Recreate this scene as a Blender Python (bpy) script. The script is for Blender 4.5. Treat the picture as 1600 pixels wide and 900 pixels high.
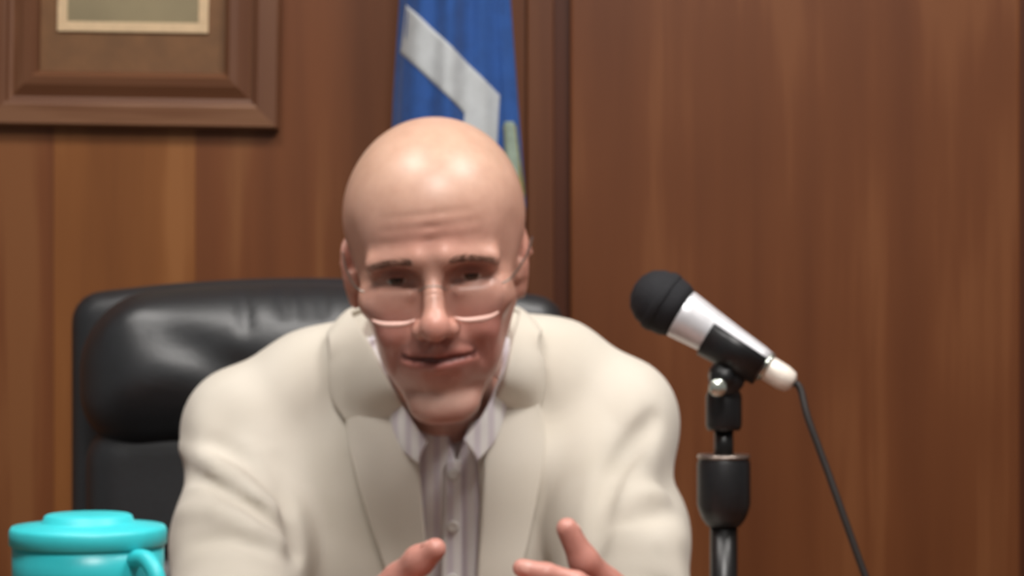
import bpy, bmesh, math, random
import numpy as np
from mathutils import Vector, Matrix

random.seed(7)
rng = np.random.default_rng(7)
scene = bpy.context.scene
for o in list(bpy.data.objects):
    bpy.data.objects.remove(o, do_unlink=True)
COL = scene.collection

# ------------------------------------------------------------------ camera
F = 3770.0                      # focal length in pixels of the 1600x900 frame
ZC = 1.13                       # camera height
cam_d = bpy.data.cameras.new('camera')
cam_d.sensor_width = 36.0
cam_d.lens = F / 1600.0 * 36.0
cam_d.clip_start = 0.05
cam_d.dof.use_dof = True        # the photograph is soft throughout: the lens is focused short of the scene
cam_d.dof.focus_distance = 1.0
cam_d.dof.aperture_fstop = 23.0
cam = bpy.data.objects.new('camera', cam_d)
cam.location = (0, 0, ZC)
cam.rotation_euler = (math.radians(90), 0, 0)
COL.objects.link(cam)
scene.camera = cam

# ------------------------------------------------------------------ world, lights, exposure
scene.view_settings.view_transform = 'Standard'
scene.view_settings.look = 'None'
scene.view_settings.gamma = 1.0
scene.view_settings.use_curve_mapping = False
scene.view_settings.exposure = 0.0
W = bpy.data.worlds.new('room_light')
scene.world = W
W.use_nodes = True
W.node_tree.nodes['Background'].inputs[0].default_value = (1.0, 0.96, 0.93, 1)
W.node_tree.nodes['Background'].inputs[1].default_value = 0.20

LAMPS = [((-0.60, 1.62, 2.66), 15.0), ((0.80, 1.62, 2.66), 23.0), ((0.15, 0.45, 2.66), 42.0)]
for (loc, power) in LAMPS:
    ld = bpy.data.lights.new('ceiling_lamp_light', 'AREA')
    ld.shape = 'RECTANGLE'
    ld.size = 0.55
    ld.size_y = 0.55
    ld.energy = power
    ld.color = (1.0, 0.965, 0.93)
    lo = bpy.data.objects.new('ceiling_lamp_light', ld)
    lo.location = loc
    COL.objects.link(lo)


def P(u, v, D):
    """a point of the place at distance D that the photograph shows at pixel (u, v)"""
    return np.array([(u - 800.0) * D / F, D, ZC + (450.0 - v) * D / F])


def lin(r, g, b):
    def f(c):
        c /= 255.0
        return c / 12.92 if c <= 0.04045 else ((c + 0.055) / 1.055) ** 2.4
    return (f(r), f(g), f(b), 1.0)


# ------------------------------------------------------------------ materials
class NT:
    def __init__(s, name):
        s.m = bpy.data.materials.new(name)
        s.m.use_nodes = True
        s.t = s.m.node_tree
        s.b = s.t.nodes['Principled BSDF']

    def n(s, typ, **kw):
        nd = s.t.nodes.new(typ)
        for k, v in kw.items():
            setattr(nd, k, v)
        return nd

    def l(s, a, b):
        s.t.links.new(a, b)

    def coords(s, scale=(1, 1, 1), kind='Object'):
        tc = s.n('ShaderNodeTexCoord')
        mp = s.n('ShaderNodeMapping')
        mp.inputs['Scale'].default_value = scale
        s.l(tc.outputs[kind], mp.inputs['Vector'])
        return mp.outputs['Vector'], mp

    def noise(s, vec, scale, detail=3.0, rough=0.5):
        nd = s.n('ShaderNodeTexNoise')
        nd.inputs['Scale'].default_value = scale
        nd.inputs['Detail'].default_value = detail
        nd.inputs['Roughness'].default_value = rough
        s.l(vec, nd.inputs['Vector'])
        return nd.outputs['Fac']

    def ramp(s, fac, stops):
        r = s.n('ShaderNodeValToRGB')
        e = r.color_ramp.elements
        while len(e) < len(stops):
            e.new(0.5)
        for k, (p, c) in enumerate(stops):
            e[k].position = p
            e[k].color = c
        s.l(fac, r.inputs['Fac'])
        return r.outputs['Color']

    def bump(s, h, strength, dist):
        b = s.n('ShaderNodeBump')
        b.inputs['Strength'].default_value = strength
        b.inputs['Distance'].default_value = dist
        s.l(h, b.inputs['Height'])
        s.l(b.outputs['Normal'], s.b.inputs['Normal'])

    def set(s, **kw):
        names = dict(rough='Roughness', metal='Metallic', spec='Specular IOR Level', coat='Coat Weight',
                     sheen='Sheen Weight', sss='Subsurface Weight', emit='Emission Strength', trans='Transmission Weight',
                     alpha='Alpha', ior='IOR')
        for k, v in kw.items():
            s.b.inputs[names[k]].default_value = v
        return s


def plain(name, c, rough=0.5, metal=0.0, nz=60.0, amt=0.12, bump=0.0, **kw):
    t = NT(name)
    v, _ = t.coords()
    f = t.noise(v, nz)
    a = tuple(x * (1 - amt) for x in c[:3]) + (1,)
    b = tuple(min(1, x * (1 + amt)) for x in c[:3]) + (1,)
    t.l(t.ramp(f, [(0.3, a), (0.7, b)]), t.b.inputs['Base Color'])
    t.set(rough=rough, metal=metal, **kw)
    if bump:
        t.bump(f, bump, 0.002)
    return t.m


def wood(name, dark, mid, light, rough=0.42, off=(0, 0, 0), gscale=1.0, axis='Z'):
    t = NT(name)
    sc = {'Z': (1, 1, 0.045), 'X': (0.045, 1, 1)}[axis]
    v, mp = t.coords(sc)
    mp.inputs['Location'].default_value = off
    oi = t.n('ShaderNodeObjectInfo')
    add = t.n('ShaderNodeVectorMath', operation='ADD')
    sc2 = t.n('ShaderNodeVectorMath', operation='SCALE')
    cmb = t.n('ShaderNodeCombineXYZ')
    t.l(oi.outputs['Random'], cmb.inputs[0])
    t.l(oi.outputs['Random'], cmb.inputs[2])
    t.l(cmb.outputs[0], sc2.inputs[0])
    sc2.inputs['Scale'].default_value = 7.3
    t.l(v, add.inputs[0])
    t.l(sc2.outputs[0], add.inputs[1])
    vv = add.outputs[0]
    n1 = t.noise(vv, 16 * gscale, 4, 0.55)
    n2 = t.noise(vv, 90 * gscale, 3, 0.6)
    v3, mp3 = t.coords((1, 1, 0.45) if axis == 'Z' else (0.45, 1, 1))
    n3 = t.noise(v3, 5.5, 2, 0.5)
    m1 = t.n('ShaderNodeMath', operation='MULTIPLY_ADD')
    t.l(n2, m1.inputs[0]); m1.inputs[1].default_value = 0.18
    t.l(n1, m1.inputs[2])
    m2 = t.n('ShaderNodeMath', operation='MULTIPLY_ADD')
    t.l(n3, m2.inputs[0]); m2.inputs[1].default_value = 0.6
    t.l(m1.outputs[0], m2.inputs[2])
    t.l(t.ramp(m2.outputs[0], [(0.45, dark), (0.90, mid), (1.45, light)]), t.b.inputs['Base Color'])
    t.set(rough=rough, spec=0.35)
    t.bump(n2, 0.08, 0.001)
    return t.m


M = {}
M['panel_warm'] = wood('panel_wood_warm', lin(112, 64, 31), lin(139, 86, 44), lin(154, 100, 56))
M['panel_red'] = wood('panel_wood_red', lin(98, 54, 28), lin(122, 71, 39), lin(136, 86, 50))
M['panel_plain'] = wood('panel_wood_plain', lin(92, 48, 22), lin(113, 64, 33), lin(125, 75, 42))
M['groove'] = wood('groove_wood', lin(70, 34, 18), lin(88, 46, 26), lin(98, 54, 32))
M['trim_wood'] = wood('trim_wood', lin(86, 46, 26), lin(112, 66, 40), lin(126, 78, 50))
M['frame_wood'] = wood('frame_wood', lin(92, 54, 36), lin(118, 78, 54), lin(136, 96, 70), gscale=1.5)
M['frame_wood_h'] = wood('frame_wood_across', lin(92, 54, 36), lin(118, 78, 54), lin(136, 96, 70), gscale=1.5, axis='X')
M['mat_board'] = plain('mat_board', lin(122, 84, 50), 0.6, nz=40, amt=0.12)
M['fillet'] = plain('fillet', lin(226, 196, 156), 0.5, nz=80, amt=0.06)
M['print'] = plain('print', lin(150, 136, 104), 0.5, nz=9, amt=0.16)
M['desk_wood'] = wood('desk_wood', lin(78, 42, 22), lin(104, 60, 34), lin(124, 76, 46), axis='X')
M['carpet'] = plain('carpet', lin(92, 84, 78), 0.95, nz=400, amt=0.3, bump=0.4)
M['ceiling'] = plain('ceiling_tile', lin(225, 222, 215), 0.9, nz=220, amt=0.06)
M['leather'] = plain('black_leather', lin(25, 28, 32), 0.47, nz=260, amt=0.25, bump=0.10, spec=1.0)
M['black_plastic'] = plain('black_plastic', lin(20, 20, 22), 0.42, nz=200, amt=0.2)
M['black_metal'] = plain('black_metal', lin(16, 15, 15), 0.35, nz=120, amt=0.2, spec=0.5)
M['foam'] = plain('black_mesh', lin(14, 15, 22), 0.75, nz=900, amt=0.5, bump=0.6)
M['silver'] = plain('silver_body', lin(222, 222, 226), 0.32, metal=0.35, nz=120, amt=0.06)
M['connector'] = plain('pale_connector', lin(236, 226, 214), 0.35, metal=0.1, nz=120, amt=0.05)
M['chrome'] = plain('chrome', lin(196, 202, 192), 0.22, metal=0.85, nz=120, amt=0.05)
M['cable'] = plain('cable_rubber', lin(26, 17, 13), 0.6, nz=200, amt=0.2)
M['teal'] = plain('teal_enamel', lin(50, 192, 200), 0.35, nz=30, amt=0.05)
M['teal_lid'] = plain('teal_lid', lin(52, 198, 206), 0.45, nz=30, amt=0.05)
M['flag_blue'] = plain('flag_blue', lin(36, 82, 152), 0.8, nz=60, amt=0.12, sheen=0.2)
M['flag_white'] = plain('flag_white', lin(196, 200, 202), 0.8, nz=60, amt=0.06, sheen=0.2)
M['flag_gold'] = plain('flag_gold', lin(150, 142, 78), 0.8, nz=90, amt=0.2)
M['flag_pale'] = plain('flag_pale', lin(150, 166, 150), 0.8, nz=90, amt=0.15)
M['gold'] = plain('brass', lin(190, 150, 80), 0.3, metal=0.9, nz=90, amt=0.1)
M['trouser'] = plain('trouser_cloth', lin(70, 66, 62), 0.9, nz=300, amt=0.15)
M['shoe'] = plain('shoe_leather', lin(40, 26, 18), 0.4, nz=60, amt=0.15)
M['brow'] = plain('brow_hair', lin(112, 78, 62), 0.7, nz=60, amt=0.3)
M['nail'] = plain('nail', lin(206, 150, 136), 0.35, nz=60, amt=0.06)
M['rim'] = plain('clear_rim', lin(226, 180, 166), 0.35, nz=60, amt=0.04, spec=0.8)  # pale tone paints the glint at the lens bottoms into the rim
M['wire'] = plain('thin_metal', lin(150, 138, 130), 0.3, metal=0.8, nz=60, amt=0.05)
M['diffuser'] = NT('lamp_diffuser').set(emit=4.0).m
M['diffuser'].node_tree.nodes['Principled BSDF'].inputs['Emission Color'].default_value = (1, .95, .89, 1)

t = NT('cream_cloth')
v, _ = t.coords()
n1 = t.noise(v, 9, 3)
n2 = t.noise(v, 700, 2)
t.l(t.ramp(n1, [(0.3, lin(203, 195, 181)), (0.7, lin(214, 207, 195))]), t.b.inputs['Base Color'])
t.set(rough=0.9, sheen=0.15, spec=0.2)
t.bump(n2, 0.12, 0.0008)
M['jacket'] = t.m

t = NT('striped_shirt_cloth')
v, _ = t.coords((1, 0.0, 0.0))
wv = t.n('ShaderNodeTexWave', wave_type='BANDS', bands_direction='X')
wv.inputs['Scale'].default_value = 26.0
t.l(v, wv.inputs['Vector'])
t.l(t.ramp(wv.outputs['Fac'], [(0.35, lin(234, 231, 229)), (0.8, lin(214, 206, 212))]), t.b.inputs['Base Color'])
t.set(rough=0.85, spec=0.2)
M['shirt'] = t.m
M['button'] = plain('pearl_button', lin(214, 210, 204), 0.3, nz=60, amt=0.04)

t = NT('skin')
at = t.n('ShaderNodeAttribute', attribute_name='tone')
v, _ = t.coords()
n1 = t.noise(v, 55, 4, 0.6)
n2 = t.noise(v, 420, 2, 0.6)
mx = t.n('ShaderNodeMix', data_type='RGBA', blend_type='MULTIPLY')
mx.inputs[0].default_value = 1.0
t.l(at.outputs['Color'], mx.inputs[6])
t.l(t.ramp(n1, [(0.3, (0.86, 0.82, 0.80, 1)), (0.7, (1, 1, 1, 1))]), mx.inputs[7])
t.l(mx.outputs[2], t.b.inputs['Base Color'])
t.set(rough=0.40, spec=0.5, sss=0.12)
t.b.inputs['Subsurface Radius'].default_value = (1.0, 0.35, 0.2)
t.b.inputs['Subsurface Scale'].default_value = 0.006
t.bump(n2, 0.06, 0.001)
M['skin'] = t.m

t = NT('eye')
v, _ = t.coords()
sep = t.n('ShaderNodeSeparateXYZ')
t.l(v, sep.inputs[0])
ln = t.n('ShaderNodeVectorMath', operation='LENGTH')
cm = t.n('ShaderNodeCombineXYZ')
t.l(sep.outputs[0], cm.inputs[0]); t.l(sep.outputs[2], cm.inputs[2])
t.l(cm.outputs[0], ln.inputs[0])
mm = t.n('ShaderNodeMath', operation='MULTIPLY')
t.l(ln.outputs['Value'], mm.inputs[0]); mm.inputs[1].default_value = 100.0
t.l(t.ramp(mm.outputs[0], [(0.0, (0.005, 0.004, 0.004, 1)), (0.27, (0.006, 0.005, 0.004, 1)), (0.30, lin(58, 38, 26)),
                          (0.58, lin(66, 44, 30)), (0.63, lin(196, 178, 168))]), t.b.inputs['Base Color'])
t.set(rough=0.1, spec=0.5)
M['eye'] = t.m

t = NT('spectacle_glass')
tr = t.n('ShaderNodeBsdfTransparent')
gl = t.n('ShaderNodeBsdfGlossy')
gl.inputs['Roughness'].default_value = 0.03
mxs = t.n('ShaderNodeMixShader')
mxs.inputs[0].default_value = 0.04; t.l(tr.outputs[0], mxs.inputs[1]); t.l(gl.outputs[0], mxs.inputs[2])
t.l(mxs.outputs[0], t.t.nodes['Material Output'].inputs['Surface'])
tr.inputs[0].default_value = (0.97, 0.96, 0.96, 1)
M['glass'] = t.m


# ------------------------------------------------------------------ object helpers
def link(name, me, mat=None, parent=None, smooth=True):
    if mat is not None:
        me.materials.append(M[mat] if isinstance(mat, str) else mat)
    if smooth:
        me.polygons.foreach_set('use_smooth', [True] * len(me.polygons))
    o = bpy.data.objects.new(name, me)
    COL.objects.link(o)
    if parent is not None:
        o.parent = parent
        o.matrix_parent_inverse = Matrix.Translation(-parent.location) if parent.parent is None else Matrix.Identity(4)
        if parent.parent is not None:
            pass
    return o


def mesh(name, verts, faces, mat=None, parent=None, smooth=True):
    me = bpy.data.meshes.new(name)
    me.from_pydata([tuple(map(float, p)) for p in verts], [], [tuple(map(int, f)) for f in faces])
    me.update()
    return link(name, me, mat, parent, smooth)


def mesh_np(name, V, Q, mat=None, parent=None):
    me = bpy.data.meshes.new(name)
    me.vertices.add(len(V))
    me.vertices.foreach_set('co', np.ascontiguousarray(V, dtype=np.float32).ravel())
    me.loops.add(Q.size)
    me.loops.foreach_set('vertex_index', np.ascontiguousarray(Q, dtype=np.int32).ravel())
    me.polygons.add(len(Q))
    me.polygons.foreach_set('loop_start', np.arange(0, Q.size, Q.shape[1], dtype=np.int32))
    me.update(calc_edges=True)
    me.validate()
    return link(name, me, mat, parent, True)


def empty(name, loc):
    o = bpy.data.objects.new(name, None)
    o.location = tuple(map(float, loc))
    o.empty_display_size = 0.05
    COL.objects.link(o)
    return o


def tag(o, label=None, cat=None, group=None, kind=None):
    if label: o['label'] = label
    if cat: o['category'] = cat
    if group: o['group'] = group
    if kind: o['kind'] = kind
    return o


def bm_obj(name, bm, mat=None, parent=None, smooth=False):
    me = bpy.data.meshes.new(name)
    bmesh.ops.recalc_face_normals(bm, faces=bm.faces[:])
    bm.to_mesh(me)
    bm.free()
    return link(name, me, mat, parent, smooth)


def box_obj(name, lo, hi, mat, parent=None, bevel=0.0, seg=2):
    bm = bmesh.new()
    lo = np.array(lo, float); hi = np.array(hi, float)
    c = (lo + hi) / 2; s = hi - lo
    bmesh.ops.create_cube(bm, size=1.0, matrix=Matrix.Translation(c) @ Matrix.Diagonal((*s, 1)))
    if bevel:
        bmesh.ops.bevel(bm, geom=bm.edges[:], offset=bevel, segments=seg, affect='EDGES', profile=0.6)
    return bm_obj(name, bm, mat, parent)


def basis(d):
    d = np.array(d, float); d /= np.linalg.norm(d)
    h = np.array([0, 0, 1.0]) if abs(d[2]) < 0.9 else np.array([0, 1.0, 0])
    a = np.cross(h, d); a /= np.linalg.norm(a)
    b = np.cross(d, a)
    return a, b, d


def lathe(name, prof, origin, axis, mat, parent=None, n=40, smooth=True):
    """prof: (radius, distance along axis) pairs"""
    a, b, d = basis(axis)
    o = np.array(origin, float)
    V = []; Fs = []
    for (r, h) in prof:
        for k in range(n):
            th = 2 * math.pi * k / n
            V.append(o + d * h + (a * math.cos(th) + b * math.sin(th)) * max(r, 1e-5))
    m = len(prof)
    for i in range(m - 1):
        for k in range(n):
            k2 = (k + 1) % n
            Fs.append((i * n + k, i * n + k2, (i + 1) * n + k2, (i + 1) * n + k))
    Fs.append(tuple(range(n))[::-1])
    Fs.append(tuple((m - 1) * n + k for k in range(n)))
    o_ = mesh(name, V, Fs, mat, parent, smooth)
    return o_


def smooth_path(pts, n):
    pts = np.array(pts, float)
    tt = np.linspace(0, len(pts) - 1, n)
    out = []
    for x in tt:
        i = min(int(x), len(pts) - 2); f = x - i
        p0 = pts[max(i - 1, 0)]; p1 = pts[i]; p2 = pts[i + 1]; p3 = pts[min(i + 2, len(pts) - 1)]
        out.append(0.5 * ((2 * p1) + (-p0 + p2) * f + (2 * p0 - 5 * p1 + 4 * p2 - p3) * f * f + (-p0 + 3 * p1 - 3 * p2 + p3) * f ** 3))
    return np.array(out)


def tube(name, pts, r, mat, parent=None, n=10, closed=False):
    pts = np.array(pts, float)
    m = len(pts)
    rr = np.full(m, r) if np.isscalar(r) else np.array(r)
    V = []; Fs = []
    up = None
    for i in range(m):
        d = (pts[(i + 1) % m] - pts[i - 1]) if closed else pts[min(i + 1, m - 1)] - pts[max(i - 1, 0)]
        d = d / np.linalg.norm(d)
        if up is None:
            up = basis(d)[1]
        up = up - d * (up @ d); up /= np.linalg.norm(up)
        s = np.cross(d, up)
        for k in range(n):
            th = 2 * math.pi * k / n
            V.append(pts[i] + rr[i] * (up * math.cos(th) + s * math.sin(th)))
    for i in range(m if closed else m - 1):
        j = (i + 1) % m
        for k in range(n):
            k2 = (k + 1) % n
            Fs.append((i * n + k, i * n + k2, j * n + k2, j * n + k))
    if not closed:
        Fs.append(tuple(range(n))[::-1]); Fs.append(tuple((m - 1) * n + k for k in range(n)))
    return mesh(name, V, Fs, mat, parent)


# ------------------------------------------------------------------ signed-distance modelling on a rectilinear grid
def rotxyz(rx, ry, rz):
    return np.array(Matrix.Rotation(rz, 3, 'Z') @ Matrix.Rotation(ry, 3, 'Y') @ Matrix.Rotation(rx, 3, 'X'))


class Field:
    def __init__(s, xs, ys, zs):
        s.ax = [np.asarray(a, np.float32) for a in (xs, ys, zs)]
        s.d = np.full([len(a) for a in s.ax], 0.2, np.float32)
        s.R = np.eye(3); s.T = np.zeros(3)

    def frame(s, R=None, T=None):
        s.R = np.eye(3) if R is None else R
        s.T = np.zeros(3) if T is None else np.array(T, float)

    def _sub(s, lo, hi, pad):
        c = np.array([[x, y, z] for x in (lo[0], hi[0]) for y in (lo[1], hi[1]) for z in (lo[2], hi[2])])
        w = c @ s.R.T + s.T
        a = w.min(0) - pad; b = w.max(0) + pad
        sl = []
        for k in range(3):
            i = max(int(np.searchsorted(s.ax[k], a[k])) - 1, 0)
            j = min(int(np.searchsorted(s.ax[k], b[k])) + 1, len(s.ax[k]))
            if j <= i: return None, None
            sl.append(slice(i, j))
        X = s.ax[0][sl[0]][:, None, None] - np.float32(s.T[0])
        Y = s.ax[1][sl[1]][None, :, None] - np.float32(s.T[1])
        Z = s.ax[2][sl[2]][None, None, :] - np.float32(s.T[2])
        R = s.R.astype(np.float32)
        if np.allclose(R, np.eye(3)):
            return tuple(sl), (X, Y, Z)
        return tuple(sl), tuple(R[0, k] * X + R[1, k] * Y + R[2, k] * Z for k in range(3))

    def _op(s, sl, v, k, op):
        a = s.d[sl]
        if op == 'add':
            k = max(k, 1e-6)
            h = np.maximum(k - np.abs(a - v), 0) / k
            s.d[sl] = np.minimum(a, v) - h * h * k * 0.25
        elif op == 'sub':
            k = max(k, 1e-6)
            v = -v
            h = np.maximum(k - np.abs(a - v), 0) / k
            s.d[sl] = np.maximum(a, v) + h * h * k * 0.25

    def ell(s, c, r, k=0.01, op='add', rot=None):
        c = np.array(c, float); r = np.array(r, float)
        m = r if rot is None else np.full(3, r.max())
        sl, L = s._sub(c - m, c + m, k + 0.02)
        if sl is None: return
        p = [L[i] - np.float32(c[i]) for i in range(3)]
        if rot is not None:
            R = rotxyz(*rot).astype(np.float32)
            p = [R[0, i] * p[0] + R[1, i] * p[1] + R[2, i] * p[2] for i in range(3)]
        r = r.astype(np.float32)
        k0 = np.sqrt((p[0] / r[0]) ** 2 + (p[1] / r[1]) ** 2 + (p[2] / r[2]) ** 2)
        k1 = np.sqrt((p[0] / r[0] ** 2) ** 2 + (p[1] / r[1] ** 2) ** 2 + (p[2] / r[2] ** 2) ** 2) + 1e-6
        s._op(sl, k0 * (k0 - 1) / k1, k, op)

    def _seg(s, L, a, b):
        ab = (b - a).astype(np.float32)
        q = [L[i] - np.float32(a[i]) for i in range(3)]
        h = np.clip((q[0] * ab[0] + q[1] * ab[1] + q[2] * ab[2]) / np.float32(ab @ ab + 1e-12), 0, 1)
        return np.sqrt((q[0] - ab[0] * h) ** 2 + (q[1] - ab[1] * h) ** 2 + (q[2] - ab[2] * h) ** 2), h

    def cap(s, a, b, ra, rb=None, k=0.01, op='add'):
        rb = ra if rb is None else rb
        a = np.array(a, float); b = np.array(b, float)
        m = max(ra, rb)
        sl, L = s._sub(np.minimum(a, b) - m, np.maximum(a, b) + m, k + 0.02)
        if sl is None: return
        d, h = s._seg(L, a, b)
        s._op(sl, d - (ra + (rb - ra) * h), k, op)

    def chain(s, pts, rs, k=0.01, op='add'):
        for i in range(len(pts) - 1):
            s.cap(pts[i], pts[i + 1], rs[i], rs[i + 1], k, op)

    def bump(s, c, r, amp):
        c = np.array(c, float); r = np.array(r, float)
        sl, L = s._sub(c - 2.6 * r, c + 2.6 * r, 0.0)
        if sl is None: return
        q = sum(((L[i] - np.float32(c[i])) / np.float32(r[i])) ** 2 for i in range(3))
        s.d[sl] -= np.float32(amp) * np.exp(-q)

    def ridge(s, pts, w, amp):
        """raised (amp > 0) or sunk (amp < 0) line; fades at its ends"""
        pts = [np.array(p, float) for p in pts]
        P_ = np.array(pts)
        sl, L = s._sub(P_.min(0), P_.max(0), 3 * w)
        if sl is None: return
        best = None
        n = len(pts) - 1
        for i in range(n):
            d, h = s._seg(L, pts[i], pts[i + 1])
            tpos = (i + h) / n
            e = np.exp(-(d / np.float32(w)) ** 2) * np.sin(np.pi * np.clip(tpos * 0.9 + 0.05, 0, 1)) ** 0.7
            best = e if best is None else np.maximum(best, e)
        s.d[sl] -= np.float32(amp) * best

    def rbox(s, c, h, r, k=0.001, op='add', arch=None):
        c = np.array(c, float); h = np.array(h, float)
        sl, L = s._sub(c - h, c + h, 0.04)
        p = [L[i] - np.float32(c[i]) for i in range(3)]
        if arch: p = arch(*p)
        q = [np.abs(p[i]) - np.float32(h[i] - r) for i in range(3)]
        d = np.sqrt(np.maximum(q[0], 0) ** 2 + np.maximum(q[1], 0) ** 2 + np.maximum(q[2], 0) ** 2) + \
            np.minimum(np.maximum(q[0], np.maximum(q[1], q[2])), 0) - np.float32(r)
        s._op(sl, d, k, op)

    def sample(s, Pts):
        idx = []; fr = []
        for k in range(3):
            a = s.ax[k]
            i = np.clip(np.searchsorted(a, Pts[:, k]) - 1, 0, len(a) - 2)
            idx.append(i); fr.append(np.clip((Pts[:, k] - a[i]) / (a[i + 1] - a[i]), 0, 1))
        out = 0
        for dx in (0, 1):
            for dy in (0, 1):
                for dz in (0, 1):
                    w = (fr[0] if dx else 1 - fr[0]) * (fr[1] if dy else 1 - fr[1]) * (fr[2] if dz else 1 - fr[2])
                    out = out + w * s.d[idx[0] + dx, idx[1] + dy, idx[2] + dz]
        return out

    def grad(s, Pts, e=0.004):
        g = np.stack([s.sample(Pts + np.eye(3)[k] * e) - s.sample(Pts - np.eye(3)[k] * e) for k in range(3)], 1)
        return g / (np.linalg.norm(g, axis=1, keepdims=True) + 1e-9)

    def march(s, Org, Dir, t0, t1, n=500):
        """first surface point along each ray"""
        ts = np.linspace(t0, t1, n)
        hit = np.full(len(Dir), np.nan); prev = None
        for t_ in ts:
            v = s.sample(Org + Dir * t_)
            new = (v < 0) & np.isnan(hit)
            if prev is not None:
                f = prev / (prev - v + 1e-9)
                hit[new] = (t_ - (ts[1] - ts[0]) * (1 - np.clip(f, 0, 1)))[new]
            prev = v
        ok = ~np.isnan(hit)
        hit[~ok] = np.nanmean(hit) if ok.any() else t1
        return Org + Dir * hit[:, None], ok

    def surface(s):
        d = s.d
        nx, ny, nz = d.shape
        neg = d < 0
        cnt = np.zeros((nx - 1, ny - 1, nz - 1), np.uint8)
        for dx in (0, 1):
            for dy in (0, 1):
                for dz in (0, 1):
                    cnt += neg[dx:nx - 1 + dx, dy:ny - 1 + dy, dz:nz - 1 + dz]
        act = (cnt > 0) & (cnt < 8)
        I, J, K = np.nonzero(act)
        vid = np.full(act.shape, -1, np.int32)
        vid[I, J, K] = np.arange(len(I))
        corner = {}
        for dx in (0, 1):
            for dy in (0, 1):
                for dz in (0, 1):
                    corner[dx, dy, dz] = d[I + dx, J + dy, K + dz]
        acc = np.zeros((len(I), 3)); num = np.zeros(len(I))
        for ax in range(3):
            for u in (0, 1):
                for w in (0, 1):
                    c0 = [0, 0, 0]; o = [k for k in range(3) if k != ax]
                    c0[o[0]] = u; c0[o[1]] = w
                    c1 = list(c0); c1[ax] = 1
                    a = corner[tuple(c0)]; b = corner[tuple(c1)]
                    m = (a < 0) != (b < 0)
                    f = np.where(m, a / np.where(m, a - b, 1), 0)
                    p = np.zeros((len(I), 3))
                    p[:, ax] = f; p[:, o[0]] = u; p[:, o[1]] = w
                    acc[m] += p[m]; num += m
        acc /= num[:, None]
        V = np.empty((len(I), 3))
        for k, ix in enumerate((I, J, K)):
            a = s.ax[k]
            V[:, k] = a[ix] + acc[:, k] * (a[ix + 1] - a[ix])
        quads = []
        for ax in range(3):
            o = [k for k in range(3) if k != ax]
            a = np.take(neg, range(0, d.shape[ax] - 1), ax); b = np.take(neg, range(1, d.shape[ax]), ax)
            ch = a != b
            ix = list(np.nonzero(ch))
            ok = np.ones(len(ix[0]), bool)
            for k in o:
                ok &= (ix[k] > 0) & (ix[k] < d.shape[k] - 1)
            ix = [q[ok] for q in ix]
            flip = a[tuple(ix)]
            def cell(u, w):
                q = [None] * 3
                q[ax] = ix[ax]; q[o[0]] = ix[o[0]] - u; q[o[1]] = ix[o[1]] - w
                return vid[q[0], q[1], q[2]]
            Q = np.stack([cell(1, 1), cell(0, 1), cell(0, 0), cell(1, 0)], 1)
            if ax == 1: flip = ~flip
            Q[~flip] = Q[~flip][:, ::-1]
            quads.append(Q)
        return V, np.concatenate(quads)


def uni(a, b, h):
    return np.arange(a, b + h * 0.5, h)


def piecewise(*segs):
    out = []
    for (a, b, h) in segs:
        n = max(int(round((b - a) / h)), 1)
        out.append(np.linspace(a, b, n, endpoint=False))
    out.append(np.array([segs[-1][1]]))
    return np.concatenate(out)


def projected(name, field, left, right, n_rows, n_cols, lift, thick, mat, parent, t0=1.85, t1=2.36, edge_drop=0.0):
    """cloth patch lying on a modelled surface, spanned between two outline curves"""
    L = smooth_path([(u, v, 0) for u, v in left], n_rows)[:, :2]
    R = smooth_path([(u, v, 0) for u, v in right], n_rows)[:, :2]
    uv = np.array([L[i] + (R[i] - L[i]) * j / (n_cols - 1) for i in range(n_rows) for j in range(n_cols)])
    Dir = np.stack([(uv[:, 0] - 800) / F, np.ones(len(uv)), (450 - uv[:, 1]) / F], 1)
    Org = np.array([0, 0, ZC])
    pts, ok = field.march(Org, Dir, t0, t1)
    # even out the depth so that the cloth bridges small hollows
    D = pts[:, 1].reshape(n_rows, n_cols)
    for _ in range(3):
        E = np.pad(D, 1, mode='edge')
        D = 0.4 * D + 0.15 * (E[:-2, 1:-1] + E[2:, 1:-1] + E[1:-1, :-2] + E[1:-1, 2:])
    pts = Org + Dir * D.reshape(-1, 1)
    nrm = field.grad(pts, 0.010)
    top = pts + nrm * (lift + thick)
    bot = pts + nrm * lift
    V = np.concatenate([top, bot])
    N = n_rows * n_cols
    Fs = []
    for i in range(n_rows - 1):
        for j in range(n_cols - 1):
            a = i * n_cols + j
            Fs.append((a, a + 1, a + n_cols + 1, a + n_cols))
            Fs.append((N + a, N + a + n_cols, N + a + n_cols + 1, N + a + 1))
    ring = [j for j in range(n_cols)] + [i * n_cols + n_cols - 1 for i in range(1, n_rows)] + \
           [(n_rows - 1) * n_cols + j for j in range(n_cols - 2, -1, -1)] + [i * n_cols for i in range(n_rows - 2, 0, -1)]
    for q in range(len(ring)):
        a, b = ring[q], ring[(q + 1) % len(ring)]
        Fs.append((a, N + a, N + b, b))
    bm = bmesh.new()
    bv = [bm.verts.new(p) for p in V]
    for f in Fs:
        try: bm.faces.new([bv[k] for k in f])
        except ValueError: pass
    o = bm_obj(name, bm, mat, parent, True)
    md = o.modifiers.new('edge', 'BEVEL'); md.width = thick * 0.35; md.segments = 2; md.limit_method = 'ANGLE'; md.angle_limit = math.radians(50)
    return o


# ================================================================== THE ROOM
YW = 3.05                                # face of the panelled back wall
S_W = YW / F


def wx(u): return (u - 800) * S_W


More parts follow.
